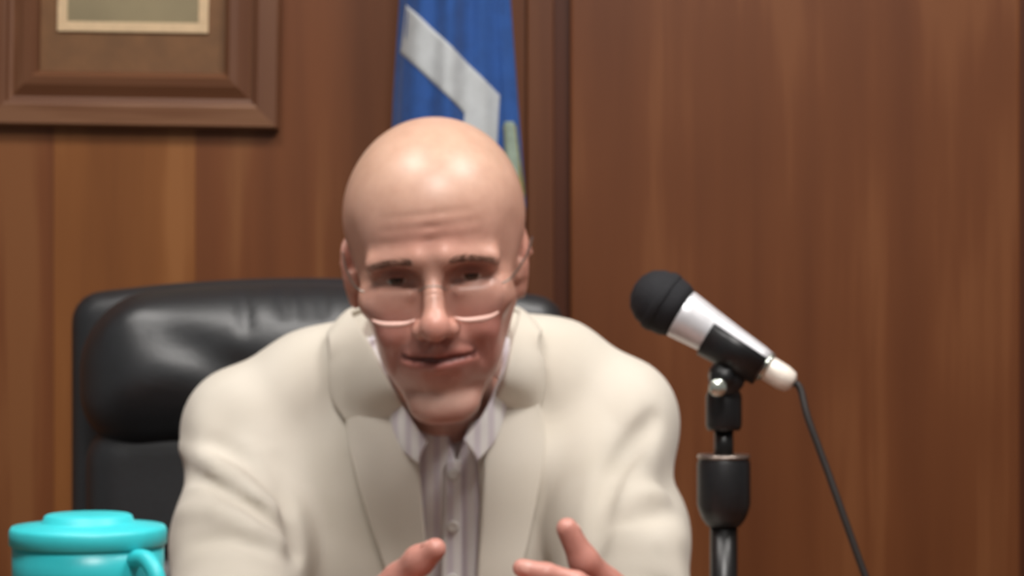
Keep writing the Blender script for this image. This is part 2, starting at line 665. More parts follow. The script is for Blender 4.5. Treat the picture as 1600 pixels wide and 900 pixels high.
floor = tag(box_obj('floor', (-2.6, -1.2, -0.05), (2.8, YW + 0.1, 0.0), 'carpet'), 'grey carpet floor behind the desk', kind='structure')
ceil = tag(box_obj('ceiling', (-2.6, -1.2, 2.72), (2.8, YW + 0.1, 2.77), 'ceiling'), 'white tiled ceiling', kind='structure')
wall = tag(box_obj('wall_back', (-2.6, YW + 0.001, 0.0), (2.8, YW + 0.10, 2.72), 'groove'), 'brown wood panelled wall behind the chair', kind='structure')


def panel(name, u0, u1, y0, mat, gap=1.2, bev=0.0025):
    return box_obj(name, (wx(u0 + gap), y0, 0.0), (wx(u1 - gap), YW + 0.02, 2.72), mat, wall, bev, 2)


panel('panel', -2100, -1180, YW, 'panel_red')
panel('panel', -1180, -560, YW, 'panel_warm')
panel('panel', -560, 84, YW, 'panel_red', 0.0, 0.0006)
panel('panel', 84, 305, YW, 'panel_warm', 0.0, 0.0006)
panel('panel', 305, 822, YW, 'panel_red', 0.0, 0.0006)
panel('trim_strip', 822, 866, YW - 0.006, 'trim_wood', 0.5, 0.003)
panel('panel', 890, 1592, YW - 0.012, 'panel_plain', 0.5, 0.004)
panel('panel', 1612, 2300, YW - 0.012, 'panel_plain', 0.5, 0.004)
panel('panel', 2320, 3000, YW - 0.012, 'panel_plain', 0.5, 0.004)

for k, (loc, power) in enumerate(LAMPS):
    r = empty('ceiling_light', (loc[0], loc[1], 2.68))
    tag(r, ['square ceiling light panel left above the desk', 'square ceiling light panel right above the desk',
            'square ceiling light panel farthest in front of the desk'][k], 'ceiling light', 'ceiling light panels')
    x, y = loc[:2]
    for (a, b) in (((x - .31, y - .31), (x + .31, y - .28)), ((x - .31, y + .28), (x + .31, y + .31)),
                   ((x - .31, y - .28), (x - .28, y + .28)), ((x + .28, y - .28), (x + .31, y + .28))):
        box_obj('frame_rail', (*a, 2.68), (*b, 2.725), 'ceiling', r, 0.003)
    box_obj('diffuser', (x - .28, y - .28, 2.70), (x + .28, y + .28, 2.72), 'diffuser', r)

# ------------------------------------------------------------------ framed picture
yf = YW
fc = (wx(207), YW, ZC + (450 - 50) * S_W)
pic = empty('framed_picture', (wx(207), YW, ZC + (450 - 200) * S_W))
tag(pic, 'framed picture in a wide stepped brown wood frame hung on the panelled wall', 'picture')
hw = 230 * S_W
zb = ZC + (450 - 200) * S_W              # bottom edge of the frame
hh = 0.23
zc_ = zb + hh
# profile: (inset from the outer edge, depth in front of the wall)
prof = [(0, 0.000), (0, 0.020), (0.003, 0.024), (0.026, 0.026), (0.030, 0.024), (0.032, 0.017), (0.037, 0.016),
        (0.052, 0.024), (0.062, 0.026), (0.068, 0.020), (0.070, 0.010), (0.070, 0.000)]


def frame_side(kind):
    V = []; Fs = []
    for end in (0, 1):
        for (i, dpt) in prof:
            if kind in ('bottom', 'top'):
                x = (-hw + i) if end == 0 else (hw - i)
                z = (zb + i) if kind == 'bottom' else (zb + 2 * hh - i)
            else:
                z = (zb + i) if end == 0 else (zb + 2 * hh - i)
                x = (-hw + i) if kind == 'left' else (hw - i)
            V.append((fc[0] + x, yf - dpt, z))
    n = len(prof)
    for k in range(n - 1):
        Fs.append((k, k + 1, n + k + 1, n + k))
    Fs.append(tuple(range(n))); Fs.append(tuple(n + k for k in range(n))[::-1])
    bm = bmesh.new(); bv = [bm.verts.new(p) for p in V]
    for f in Fs: bm.faces.new([bv[k] for k in f])
    return bm_obj('frame_rail', bm, 'frame_wood_h' if kind in ('bottom', 'top') else 'frame_wood', pic)


for kd in ('bottom', 'top', 'left', 'right'): frame_side(kd)
box_obj('mat_board', (fc[0] - hw + 0.065, yf - 0.010, zb + 0.065), (fc[0] + hw - 0.065, yf - 0.001, zb + 2 * hh - 0.065), 'mat_board', pic)
fx0, fx1 = wx(90), wx(325); fz0 = ZC + (450 - 52) * S_W; fz1 = zb + 2 * hh - (fz0 - zb)
fw = 0.0125
for (a, b) in (((fx0, fz0), (fx1, fz0 + fw)), ((fx0, fz1 - fw), (fx1, fz1)), ((fx0, fz0 + fw), (fx0 + fw, fz1 - fw)), ((fx1 - fw, fz0 + fw), (fx1, fz1 - fw))):
    box_obj('fillet', (a[0], yf - 0.014, a[1]), (b[0], yf - 0.0095, b[1]), 'fillet', pic, 0.001)
box_obj('print', (fx0 + fw, yf - 0.0125, fz0 + fw), (fx1 - fw, yf - 0.0098, fz1 - fw), 'print', pic)
pic.rotation_euler = (0, math.radians(0.9), 0)

# ------------------------------------------------------------------ flag on its pole
YF = 2.92
flag = empty('flag_on_pole', (P(705, 450, YF + 0.03)[0], YF + 0.03, 0.0))
tag(flag, 'blue flag with a pale zigzag stripe hanging from a pole behind the bald man', 'flag')


def flag_edges(v):
    xl = np.interp(v, [-720, -300, 0, 150, 300, 1000], [662, 634, 622, 612, 606, 622])
    xr = np.interp(v, [-720, -300, 0, 150, 320, 420, 1000], [742, 776, 798, 809, 822, 806, 796])
    return xl, xr


def flag_pt(u, v, lift=0.0):
    """u: 0..1 across the hanging cloth, v: photo row (negative = above the frame)"""
    g = np.clip((v + 700) / 1100.0, 0, 1.55)
    xl, xr = flag_edges(v)
    uu = xl + (xr - xl) * u
    y = YF + 0.016 * math.sin(u * 8.5 + 0.9 + 0.25 * g) * (0.35 + 0.65 * g) + 0.006 * math.sin(u * 23 + v * 0.004) - 0.010
    if u > 0.9: y += (u - 0.9) * 0.30
    if u < 0.08: y += (0.08 - u) * 0.35
    p = P(uu, v, y)
    # keep the vertical scale tied to the cloth's own plane
    p[2] = ZC + (450 - v) * YF / F
    p[0] = (uu - 800) * YF / F
    p[1] -= lift
    return p


def cloth_patch(name, f, nu, nv, mat, parent, lift, thick=0.0012):
    V = []; Fs = []
    for layer in (0, 1):
        for i in range(nv + 1):
            for j in range(nu + 1):
                u, v = f(j / nu, i / nv)
                V.append(flag_pt(u, v, lift - layer * thick))
    N = (nu + 1) * (nv + 1)
    for i in range(nv):
        for j in range(nu):
            a = i * (nu + 1) + j
            Fs.append((a, a + nu + 1, a + nu + 2, a + 1)); Fs.append((N + a, N + a + 1, N + a + nu + 2, N + a + nu + 1))
    ring = list(range(nu + 1)) + [i * (nu + 1) + nu for i in range(1, nv + 1)] + [nv * (nu + 1) + j for j in range(nu - 1, -1, -1)] + [i * (nu + 1) for i in range(nv - 1, 0, -1)]
    for q in range(len(ring)):
        a, b = ring[q], ring[(q + 1) % len(ring)]
        Fs.append((a, b, N + b, N + a))
    return mesh(name, V, Fs, mat, parent)


cloth = cloth_patch('cloth', lambda a, b: (a, -720 + b * 1700), 60, 85, 'flag_blue', flag, 0.0)


def uof(px_, v):
    xl, xr = flag_edges(v)
    return (px_ - xl) / (xr - xl)


def band(name, top, bot, mat, lift=0.0016):
    """stripe between two polylines given as (px, row)"""
    tp = np.array(top, float); bt = np.array(bot, float)
    def f(a, b):
        def at(c):
            x = a * (len(c) - 1); i = min(int(x), len(c) - 2)
            return c[i] + (c[i + 1] - c[i]) * (x - i)
        p = at(tp) * (1 - b) + at(bt) * b
        return uof(p[0], p[1]), p[1]
    return cloth_patch(name, f, 45, 10, mat, flag, lift)


band('stripe', [(634, 6), (781, 148), (777, 225), (762, 960)], [(624, 80), (726, 178), (722, 235), (708, 960)], 'flag_white')
band('gold_edge', [(806, 195), (820, 300), (806, 430), (796, 960)], [(786, 195), (792, 300), (786, 430), (776, 960)], 'flag_gold', 0.0022)
band('pale_edge', [(803, 190), (811, 250), (812, 320)], [(788, 190), (790, 250), (800, 320)], 'flag_pale', 0.0034)
px0 = flag.location.x
lathe('pole', [(0.0, 0.0), (0.012, 0.0), (0.012, 2.08), (0.0, 2.08)], (px0, YF + 0.035, 0.03), (0, 0, 1), 'gold', flag, 20)
lathe('finial', [(0.0, 0), (0.016, 0.005), (0.010, 0.02), (0.024, 0.05), (0.012, 0.09), (0.0, 0.13)], (px0, YF + 0.035, 2.10), (0, 0, 1), 'gold', flag, 20)
lathe('base', [(0.0, 0), (0.088, 0.0), (0.088, 0.015), (0.05, 0.045), (0.02, 0.06), (0.0, 0.06)], (px0, YF + 0.035, 0.0), (0, 0, 1), 'gold', flag, 32)

# ------------------------------------------------------------------ chair
YCH = 2.50
SC = YCH / F
chx = (490 - 800) * SC
chair = empty('office_chair', (chx, 2.38, 0.0))
tag(chair, 'black leather high backed office chair the man sits on', 'chair')


def soft(name, c, h, r, step, mat, parent, sculpt=None, arch=None):
    c = np.array(c, float); h = np.array(h, float)
    f = Field(*[uni(c[k] - h[k] - 0.05, c[k] + h[k] + 0.05, step) for k in range(3)])
    f.rbox(c, h, r, arch=arch)
    if sculpt: sculpt(f)
    V, Q = f.surface()
    return mesh_np(name, V, Q, mat, parent)


archf = lambda x, y, z: (x, y - 0.30 * x * x + 0.10 * np.maximum(z, -1) * 0, z + 0.30 * x * x * (1 + 0 * z) + 0.008 * x)
ztop = ZC + (450 - 434) * SC
soft('back_shell', (chx, YCH + 0.045, ztop - 0.36), (0.262, 0.030, 0.36), 0.028, 0.007, 'leather', chair, None, archf)


def wr_top(f):
    for (a, b, w, amp) in (((378, 455), (386, 520), 0.006, -0.006), ((440, 448), (448, 500), 0.006, -0.007), ((470, 446), (480, 500), 0.007, -0.006),
                           ((240, 520), (420, 600), 0.02, -0.008), ((180, 600), (360, 560), 0.02, 0.006), ((500, 450), (505, 500), 0.007, -0.006),
                           ((160, 520), (230, 480), 0.02, 0.006), ((830, 455), (850, 480), 0.007, -0.006)):
        uv = np.array([np.array(a) + (np.array(b) - np.array(a)) * q / 4 for q in range(5)], float)
        Dir = np.stack([(uv[:, 0] - 800) / F, np.ones(5), (450 - uv[:, 1]) / F], 1)
        pts, _ = f.march(np.array([0, 0, ZC]), Dir, 2.36, 2.62, 200)
        f.ridge(list(pts), w, amp)


soft('upper_cushion', (chx, YCH + 0.005, ztop - 0.082 - 0.008), (0.245, 0.076, 0.084), 0.074, 0.006, 'leather', chair, wr_top, archf)
soft('middle_cushion', (chx, YCH + 0.004, ztop - 0.215), (0.238, 0.044, 0.078), 0.040, 0.006, 'leather', chair, None, archf)


def wr_low(f):
    f.ridge([P(180, 800, YCH - 0.04), P(270, 690, YCH - 0.04)], 0.016, 0.006)
    f.ridge([P(200, 830, YCH - 0.04), P(275, 780, YCH - 0.04)], 0.014, -0.006)


soft('lower_cushion', (chx, YCH + 0.004, ztop - 0.47), (0.236, 0.052, 0.19), 0.045, 0.007, 'leather', chair, wr_low, lambda x, y, z: (x, y - 0.30 * x * x, z))
soft('seat', (chx, 2.24, 0.44), (0.26, 0.26, 0.055), 0.045, 0.010, 'leather', chair)
for s in (-1, 1):
    ar = soft('armrest', (chx + s * 0.295, 2.30, 0.655), (0.030, 0.15, 0.018), 0.016, 0.006, 'black_plastic', chair)
    tube('armrest_post', [(chx + s * 0.295, 2.36, 0.65), (chx + s * 0.298, 2.37, 0.55), (chx + s * 0.26, 2.36, 0.42), (chx + s * 0.2, 2.34, 0.40)], 0.016, 'black_plastic', chair)
tube('back_bracket', [(chx, 2.36, 0.40), (chx, 2.54, 0.42), (chx, 2.575, 0.55), (chx, 2.57, 0.75)], 0.022, 'black_metal', chair)
lathe('gas_lift', [(0, 0), (0.03, 0), (0.03, 0.16), (0.022, 0.16), (0.022, 0.30), (0, 0.30)], (chx, 2.26, 0.09), (0, 0, 1), 'black_metal', chair, 20)
for k in range(5):
    th = 2 * math.pi * k / 5 + 0.3
    e = (chx + 0.29 * math.cos(th), 2.26 + 0.29 * math.sin(th), 0.085)
    tube('base_spoke', [(chx, 2.26, 0.12), e], [0.024, 0.015], 'black_plastic', chair)
    cdir = (math.sin(th), -math.cos(th), 0)
    lathe('caster', [(0, -0.022), (0.024, -0.022), (0.028, -0.012), (0.028, 0.012), (0.024, 0.022), (0, 0.022)], (e[0], e[1], 0.030), cdir, 'black_plastic', chair, 18)

# ------------------------------------------------------------------ desk (below the frame; carries the mug, the microphone stand and the man's forearms)
ZD = 0.755
desk = empty('desk', (0, 1.75, 0))
tag(desk, 'long brown wooden desk in front of the seated man', 'desk')
box_obj('desk_top', (-1.3, 1.38, ZD - 0.035), (1.2, 2.08, ZD), 'desk_wood', desk, 0.004)
box_obj('front_panel', (-1.28, 1.42, 0.05), (1.18, 1.445, ZD - 0.035), 'desk_wood', desk, 0.002)
for x in (-1.28, 1.15):
    box_obj('side_panel', (x, 1.445, 0.0), (x + 0.03, 2.04, ZD - 0.035), 'desk_wood', desk, 0.002)

# ================================================================== THE MAN
HX, HY, HZ = -0.0615, 2.00, 1.153
pitch, roll, yaw = math.radians(12), math.radians(3.6), math.radians(-1.5)
# head-local axes: a = picture right, b = out of the face, c = up
B0 = np.array([[1, 0, 0], [0, -1, 0], [0, 0, 1.0]])
Rw = np.array(Matrix.Rotation(-roll, 3, 'Y') @ Matrix.Rotation(yaw, 3, 'Z') @ Matrix.Rotation(pitch, 3, 'X'))
HR = Rw @ B0                               # local -> world directions
HT = np.array([HX, HY, HZ])


def hw_(a, b, c):
    return HR @ (np.array([a, b, c]) * 0.001) + HT


man = empty('person', (-0.077, 2.36, 0.49))
tag(man, 'bald person in a cream jacket and glasses seated talking with both hands raised', 'person')

SHL = np.array([-0.235, 2.225, 0.985]); SHR = np.array([0.082, 2.225, 0.992])
ELL = np.array([-0.238, 2.055, 0.822]); ELR = np.array([0.099, 2.050, 0.830])
WRL = np.array([-0.135, 1.905, 0.845]); WRR = np.array([0.122, 1.925, 0.836])
NB = np.array([-0.068, 2.205, 1.02])       # base of the neck

body = Field(piecewise((-0.36, -0.15, 0.0034), (-0.15, 0.12, 0.0021), (0.12, 0.21, 0.0034)),
             piecewise((1.70, 1.76, 0.01), (1.76, 2.11, 0.0021), (2.11, 2.58, 0.007)),
             piecewise((0.0, 0.82, 0.014), (0.82, 1.29, 0.0021), (1.29, 1.30, 0.005)))
b = body
# torso, arms, legs (under the clothes)
b.frame()
b.ell((-0.077, 2.235, 0.90), (0.145, 0.085, 0.14), 0.03)
b.ell((-0.077, 2.27, 0.74), (0.14, 0.095, 0.16), 0.04)
b.ell((-0.077, 2.33, 0.585), (0.16, 0.11, 0.11), 0.04)
b.cap(SHL + [0.02, 0, -0.01], SHR + [-0.02, 0, -0.01], 0.045, 0.045, 0.03)
for sh, el, wr in ((SHL, ELL, WRL), (SHR, ELR, WRR)):
    b.cap(sh, el, 0.045, 0.038, 0.02)
    b.cap(el, wr, 0.038, 0.026, 0.015)
for s in (-1, 1):
    hip = np.array([-0.077 + s * 0.085, 2.30, 0.57]); kn = np.array([-0.077 + s * 0.12, 1.90, 0.56]); an = np.array([-0.077 + s * 0.12, 1.93, 0.10])
    b.cap(hip, kn, 0.070, 0.052, 0.03); b.cap(kn, an, 0.05, 0.036, 0.03); b.cap(an - [0, 0, 0.045], an + [0, -0.14, -0.06], 0.034, 0.03, 0.02)

# ---- head, in millimetres of head-local space
b.frame(HR, HT)
mm = 0.001


def he(c, r, k=8, op='add', rot=None): b.ell(np.array(c) * mm, np.array(r) * mm, k * mm, op, rot)
def hc(p, q, ra, rb=None, k=8, op='add'): b.cap(np.array(p) * mm, np.array(q) * mm, ra * mm, (ra if rb is None else rb) * mm, k * mm, op)


he((0, -12, 40), (74, 95, 77), 10)               # cranium
he((0, 26, 38), (66, 60, 62), 26)                # forehead
he((0, 30, -20), (60, 50, 58), 22)               # middle of the face
he((0, 36, -62), (41, 44, 40), 20)               # jaw
he((0, 70, -106), (22, 17, 15), 15)              # chin
for s in (-1, 1):
    hc((s * 51, -2, -36), (s * 17, 62, -103), 11, 10, 22)    # jaw line
    he((s * 43, 60, -19), (20, 20, 17), 16)                   # cheek bone
    he((s * 33, 69, -41), (16, 17, 17), 12)                   # cheek
    hc((s * 11, 87, 19), (s * 46, 74, 14), 9, 8, 11)      # brow ridge
for s in (-1, 1):
    he((s * 31, 54, -62), (15, 20, 22), 18)                   # lower cheek
he((0, 72, -62), (32, 24, 27), 16)               # muzzle
for s in (-1, 1):
    he((s * 30, 93, 1), (20, 23, 12), 6, 'sub')            # eye socket
    he((s * 30, 65.5, 3), (15, 14.2, 13), 4)                    # lids over the eyeball
    he((s * 30, 81.5, 0), (13, 9, 3.0), 1.5, 'sub')          # lid opening
    hc((s * 20, 82, -10), (s * 43, 76, -10), 3.4, 2.6, 7)
    he((s * 31, 70, -22), (19, 14, 13), 10)     # eye bags
# nose
hc((0, 85, 8), (0, 107, -28), 7.0, 9.0, 9)
he((0, 108, -33), (11.5, 12, 11), 7)
for s in (-1, 1):
    he((s * 12.3, 97, -36), (8.5, 11, 8.5), 5)
    he((s * 6.5, 103, -45), (3.8, 5.5, 4), 2, 'sub')
# mouth
MZ = 9.0
hc((0, 98, -50), (0, 96, -64 + MZ), 4, 4, 6)
for s in (-1, 1):
    hc((s * 27, 84, -66 + MZ), (0, 96, -64.5 + MZ), 3.0, 4.4, 4)
    hc((s * 22, 84, -73 + MZ), (0, 93, -76 + MZ), 3.4, 6.0, 8)
he((0, 97, -87 + MZ), (17, 6, 5), 7, 'sub')       # hollow under the lower lip
aa = np.linspace(-30, 30, 21)
cc_ = -61.5 + 0.0011 * aa ** 2
org = np.array([HR @ (np.array((x, 135, z)) * mm) + HT for x, z in zip(aa, cc_)])
lip, _ = b.march(org, np.repeat([HR @ np.array([0, -1.0, 0])], len(aa), 0), 0.0, 0.09, 400)
LIP = (lip - HT) @ HR / mm
for q in range(len(aa) - 1):
    r0, r1 = [1.1 + 1.2 * max(0.0, 1 - (abs(aa[w]) / 31) ** 2) for w in (q, q + 1)]
    hc(LIP[q] - [0, 1.0, 0], LIP[q + 1] - [0, 1.0, 0], r0, r1, 1.5, 'sub')
# ears
for s in (-1, 1):
    rot = (0.12, s * 0.10, -s * 0.32)
    he((s * 71 - 2.5, -12, -5), (6.0, 17, 27), 5, 'add', rot)
    he((s * 81 - 2.5, -7, -3), (5.5, 10, 17), 4, 'sub', rot)
    he((s * 69 - 2.5, -6, -28), (5.5, 9, 10), 4)
    he((s * 61, -14, -8), (9, 15, 25), 8)
    hc((s * 67 - 2, 4, -17), (s * 69 - 2, 3, -7), 4, 3.5, 4)       # tragus
    hc((s * 74 - 2.5, -20, 13), (s * 78 - 2.5, -24, -3), 3.4, 3.4, 4)
for s in (-1, 1):                                          # folds and wrinkles
    b.ridge([np.array((s * 17, 98, -38)) * mm, np.array((s * 27, 90, -48)) * mm, np.array((s * 36, 79, -62)) * mm, np.array((s * 38, 72, -74)) * mm], 0.0048, -0.0034)
    b.ridge([np.array((s * 47, 70, 0)) * mm, np.array((s * 58, 56, -4)) * mm], 0.003, -0.001)
    b.bump(np.array((s * 60, 45, 34)) * mm, np.array((16, 18, 18)) * mm, -0.003)     # temples
for zc2, am in ((35, -0.0010), (45, -0.0012), (55, -0.0007)):
    b.ridge([np.array((-38, 80, zc2 - 3)) * mm, np.array((0, 90, zc2)) * mm, np.array((38, 80, zc2 + 1)) * mm], 0.0026, am)
# neck
b.frame()
b.cap(hw_(0, -32, -52), NB + [0, 0.012, 0.0], 0.046, 0.048, 0.010)
b.cap(hw_(0, -4, -70), NB + [0, -0.014, -0.02], 0.024, 0.024, 0.010)
b.cap(NB + [0, 0.02, -0.02], SHL, 0.048, 0.04, 0.03); b.cap(NB + [0, 0.02, -0.02], SHR, 0.048, 0.04, 0.03)

# ---- hands
NAILS = []


def norm(v):
    v = np.array(v, float); return v / np.linalg.norm(v)


def hand(Wp, d, up, inward, thumb, curls, spread):
    d = norm(d); s = norm(np.array(up) - d * (np.array(up) @ d)); n = np.cross(d, s)
    if n @ np.array(inward) < 0: n = -n
    offs = [0.027, 0.009, -0.010, -0.027]; Ls = [0.088, 0.091, 0.086, 0.078]
    seg = [(.041, .025, .019), (.045, .029, .020), (.041, .027, .019), (.032, .020, .017)]
    rad = [(.0098, .0090, .0083, .0072), (.0100, .0092, .0084, .0074), (.0096, .0088, .0080, .0070), (.0086, .0078, .0072, .0062)]
    b.cap(Wp - d * 0.02, Wp + d * 0.02, 0.025, 0.024, 0.012)
    b.ell(Wp + d * 0.052, (0.030, 0.030, 0.030), 0.015)
    for i in range(4):
        mcp = Wp + d * Ls[i] + s * offs[i]
        b.cap(Wp + d * 0.015 + s * offs[i] * 0.55, mcp, 0.013, 0.0115, 0.010)
    for i in range(4):
        p = Wp + d * Ls[i] + s * offs[i]
        base = norm(d + s * spread * offs[i] / 0.03)
        ang = 0.0
        for j in range(3):
            ang += curls[i][j]
            dr = base * math.cos(ang) + n * math.sin(ang)
            q = p + dr * seg[i][j]
            b.cap(p, q, rad[i][j], rad[i][j + 1], 0.0035)
            if j == 2:
                NAILS.append((q - dr * 0.004, dr, norm(-n * math.cos(ang) + base * math.sin(ang)), rad[i][3]))
            p = q
    tb = Wp + d * 0.026 + s * 0.022
    pts = [tb] + [np.array(q, float) for q in thumb]
    b.chain(pts, [0.0150, 0.0120, 0.0112, 0.0086], 0.006)
    b.cap(Wp + d * 0.06 + s * 0.012 + n * 0.006, (pts[0] + pts[1]) / 2, 0.012, 0.012, 0.014)
    dr = norm(pts[-1] - pts[-2])
    side = norm(s - dr * (s @ dr) + d * 0.2 - n * 0.15)
    side = norm(side - dr * (side @ dr))
    NAILS.append((pts[-1] - dr * 0.005, dr, side, 0.0092))


hand(WRL, (0.56, -0.70, 0.06), (0, 0, 1), (1, 0.6, 0),
     [P(623, 905, 1.875), P(655, 876, 1.860), P(680, 858, 1.850)],
     [(0.10, 0.25, 0.2), (0.15, 0.3, 0.25), (0.2, 0.35, 0.3), (0.25, 0.4, 0.3)], 0.10)
hand(WRR, (-0.55, -0.70, 0.29), (0, 0, 1), (-1, 0.6, 0),
     [P(948, 912, 1.905), P(912, 876, 1.885), P(886, 826, 1.878)],
     [(0.10, 0.55, 0.35), (0.15, 0.55, 0.35), (0.12, 0.5, 0.4), (0.2, 0.5, 0.4)], 0.10)

V, Q = body.surface()
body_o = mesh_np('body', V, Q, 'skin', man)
# local colouring of the skin: lips, flushed cheeks and nose, pale stubble, tanned scalp; painted shade in the eye sockets and on the upper lip
co = np.empty(len(body_o.data.vertices) * 3, np.float32)
body_o.data.vertices.foreach_get('co', co)
co = co.reshape(-1, 3) if body_o.parent is None else co.reshape(-1, 3)
L = (co - HT) @ HR / mm                              # head-local millimetres
A_, B_, C_ = L[:, 0], L[:, 1], L[:, 2]


def gauss(c, r):
    return np.exp(-(((A_ - c[0]) / r[0]) ** 2 + ((B_ - c[1]) / r[1]) ** 2 + ((C_ - c[2]) / r[2]) ** 2))


tone = np.tile(np.array(lin(204, 156, 138)[:3]), (len(L), 1))


def mixin(w, col):
    global tone
    w = np.clip(w, 0, 1)[:, None]
    tone = tone * (1 - w) + np.array(lin(*col)[:3]) * w


head = (C_ > -130) & (np.abs(A_) < 110) & (B_ > -140)
mixin(np.clip((C_ - 30) / 60, 0, 1) * 0.8 * head, (204, 169, 147))
mixin(np.clip((-C_ - 20) / 40, 0, 1) * 0.6 * head, (186, 122, 114))
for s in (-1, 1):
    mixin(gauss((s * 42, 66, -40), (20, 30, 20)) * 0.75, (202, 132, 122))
    mixin(gauss((s * 30, 82, 7), (21, 26, 9)) * 0.9, (122, 74, 62))  # shade under the brow painted into the socket and lid skin
    mixin(gauss((s * 76, -10, 0), (10, 26, 34)) * 0.7, (222, 156, 140))
mixin(gauss((0, 110, -34), (16, 20, 16)) * 0.7, (212, 146, 132))
mixin(gauss((0, 88, 38), (40, 20, 14)) * 0.35, (220, 150, 136))
lipw = np.exp(-((A_ / 28) ** 4)) * np.exp(-(((C_ + 62) / 8.5) ** 4)) * (B_ > 78)
mixin(lipw * 0.7, (158, 84, 76))
st = np.exp(-((A_ / 34) ** 4)) * np.exp(-(((C_ + 98) / 17) ** 2)) * (B_ > 40)
mixin(st * 0.6, (200, 170, 154))
lip_shade = np.exp(-((A_ / 27) ** 4)) * np.exp(-(((C_ + 50) / 6) ** 2)) * (B_ > 70)
mixin(lip_shade * 0.45, (160, 104, 90))  # nose's shadow painted as a darker tone on the upper lip
bl = np.interp(A_, LIP[:, 0], LIP[:, 1]); cl = np.interp(A_, LIP[:, 0], LIP[:, 2])
inner = (np.abs(C_ - cl) < 3.4) & (np.abs(A_) < 29.5) & (B_ > bl - 7) & (B_ < bl - 1.2)
mixin(inner * 0.8, (84, 36, 32))
hands = (co[:, 2] < 1.0) & (co[:, 1] < 2.1)
mixin(hands * 0.8, (202, 140, 128))
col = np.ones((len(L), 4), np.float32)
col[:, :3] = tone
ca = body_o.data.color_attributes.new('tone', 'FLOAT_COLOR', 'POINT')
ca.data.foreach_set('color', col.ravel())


def uv_ball(name, c, r, mat, parent, R=None, seg=24, ring=16):
    bm = bmesh.new()
    bmesh.ops.create_uvsphere(bm, u_segments=seg, v_segments=ring, radius=1.0)
    o = bm_obj(name, bm, mat, None, True)
    o.data.transform(Matrix.Diagonal((*r, 1)))
    mtx = Matrix.Identity(4) if R is None else Matrix(R.tolist()).to_4x4()
    mtx.translation = Vector(tuple(map(float, c)))
    o.parent = parent
    o.matrix_parent_inverse = Matrix.Translation(-parent.location)
    o.matrix_basis = mtx
    return o


for s in (-1, 1):
    g = norm(HR @ np.array([0.03, 1.0, 0.02]))            # gaze
    Y = -g; Xv = norm(np.cross(Y, [0, 0, 1])); Zv = np.cross(Xv, Y)
    Rg = np.stack([Xv, Y, Zv], 1)
    uv_ball('eye', hw_(s * 30, 66.1, 2), (0.0124, 0.0124, 0.0124), 'eye', man, Rg)
    # eyebrow of short hairs
    bm = bmesh.new()
    for k in range(120):
        f_ = random.random()
        a0 = s * (13 + 34 * f_); c0 = 17.5 + 2.0 * math.sin(f_ * 2.6) - 4.5 * f_ + random.uniform(-2.6, 2.6)
        pts, _ = body.march(np.array([hw_(a0, 130, c0)]), np.array([-(HR @ np.array([0, 1, 0]))]), 0.0, 0.09, 300)
        p0 = pts[0]
        out = HR @ np.array([0, 1.0, 0.15]); along = HR @ np.array([s * 1.0, -0.25, 0.55 - 0.9 * f_])
        p1 = p0 + norm(along + out * 0.45) * random.uniform(0.006, 0.009)
        p0 = p0 - out * 0.001
        sd = norm(np.cross(p1 - p0, out)) * 0.00045
        vs = [bm.verts.new(p0 + sd), bm.verts.new(p0 - sd), bm.verts.new(p0 + norm(out) * 0.0007), bm.verts.new(p1)]
        for f3 in ((0, 1, 3), (1, 2, 3), (2, 0, 3)): bm.faces.new([vs[q] for q in f3])
    bm_obj('eyebrow', bm, 'brow', man)

for (c, dr, nv, r) in NAILS:
    zz = norm(nv); xx = norm(np.cross(dr, zz)); yy = np.cross(zz, xx)
    uv_ball('fingernail', c + zz * (r * 0.80), (r * 0.72, 0.0068, 0.0018), 'nail', man, np.stack([xx, yy, zz], 1), 12, 8)


# ---- glasses
def lens_outline(s, n=48, top=5.0, bot=-30.0, w=22.5, cx=33.0):
    out = []
    for k in range(n):
        th = 2 * math.pi * k / n
        c, sn = math.cos(th), math.sin(th)
        x = w * np.sign(c) * abs(c) ** 0.75; z = (top - bot) / 2 * np.sign(sn) * abs(sn) ** 0.75
        a = s * cx + x
        out.append((a, 103 - 0.0042 * a * a - 0.12 * (z + 15) * 0.4, (top + bot) / 2 + z))
    return out


gl_o = tube('glasses', [hw_(*p) for p in smooth_path([(-11, 102, -4), (-5, 105.5, 0), (5, 105.5, 0), (11, 102, -4)], 12)], 0.0007, 'wire', man, 8)
gl_o['label'] = 'thin rimmed clear glasses low on the nose'


def gchild(o):
    o.parent = gl_o
    o.matrix_parent_inverse = Matrix.Translation(-man.location).inverted() @ Matrix.Translation(-man.location) if False else Matrix.Identity(4)
    return o


for s in (-1, 1):
    ol = lens_outline(s)
    pts = np.array([hw_(*p) for p in ol])
    low = [p for p in ol if p[2] < -25]
    low.sort(key=lambda p: p[0])
    nl = len(low)
    gchild(tube('lower_rim', [hw_(p[0], p[1] + 0.4, p[2] - 0.3) for p in low], [0.0005 + 0.0020 * math.sin(math.pi * (q + 0.5) / nl) for q in range(nl)], 'rim', None, 8))  # crescent swollen in the middle, shaped as the lens's lower glint
    nrm = HR @ np.array([0, 1.0, 0])
    V = [p + nrm * 0.0006 for p in pts] + [p - nrm * 0.0006 for p in pts]
    n = len(pts)
    Fs = [tuple(range(n)), tuple(range(n, 2 * n))[::-1]] + [(i, n + i, n + (i + 1) % n, (i + 1) % n) for i in range(n)]
    gchild(mesh('lens', V, Fs, 'glass', None, False))
    gchild(tube('temple_arm', [hw_(*p) for p in smooth_path([(s * 55, 90, -4), (s * 63, 80, -1), (s * 74, 30, 5), (s * 79, -10, 12), (s * 77, -28, 2)], 24)], 0.0009, 'wire', None, 8))

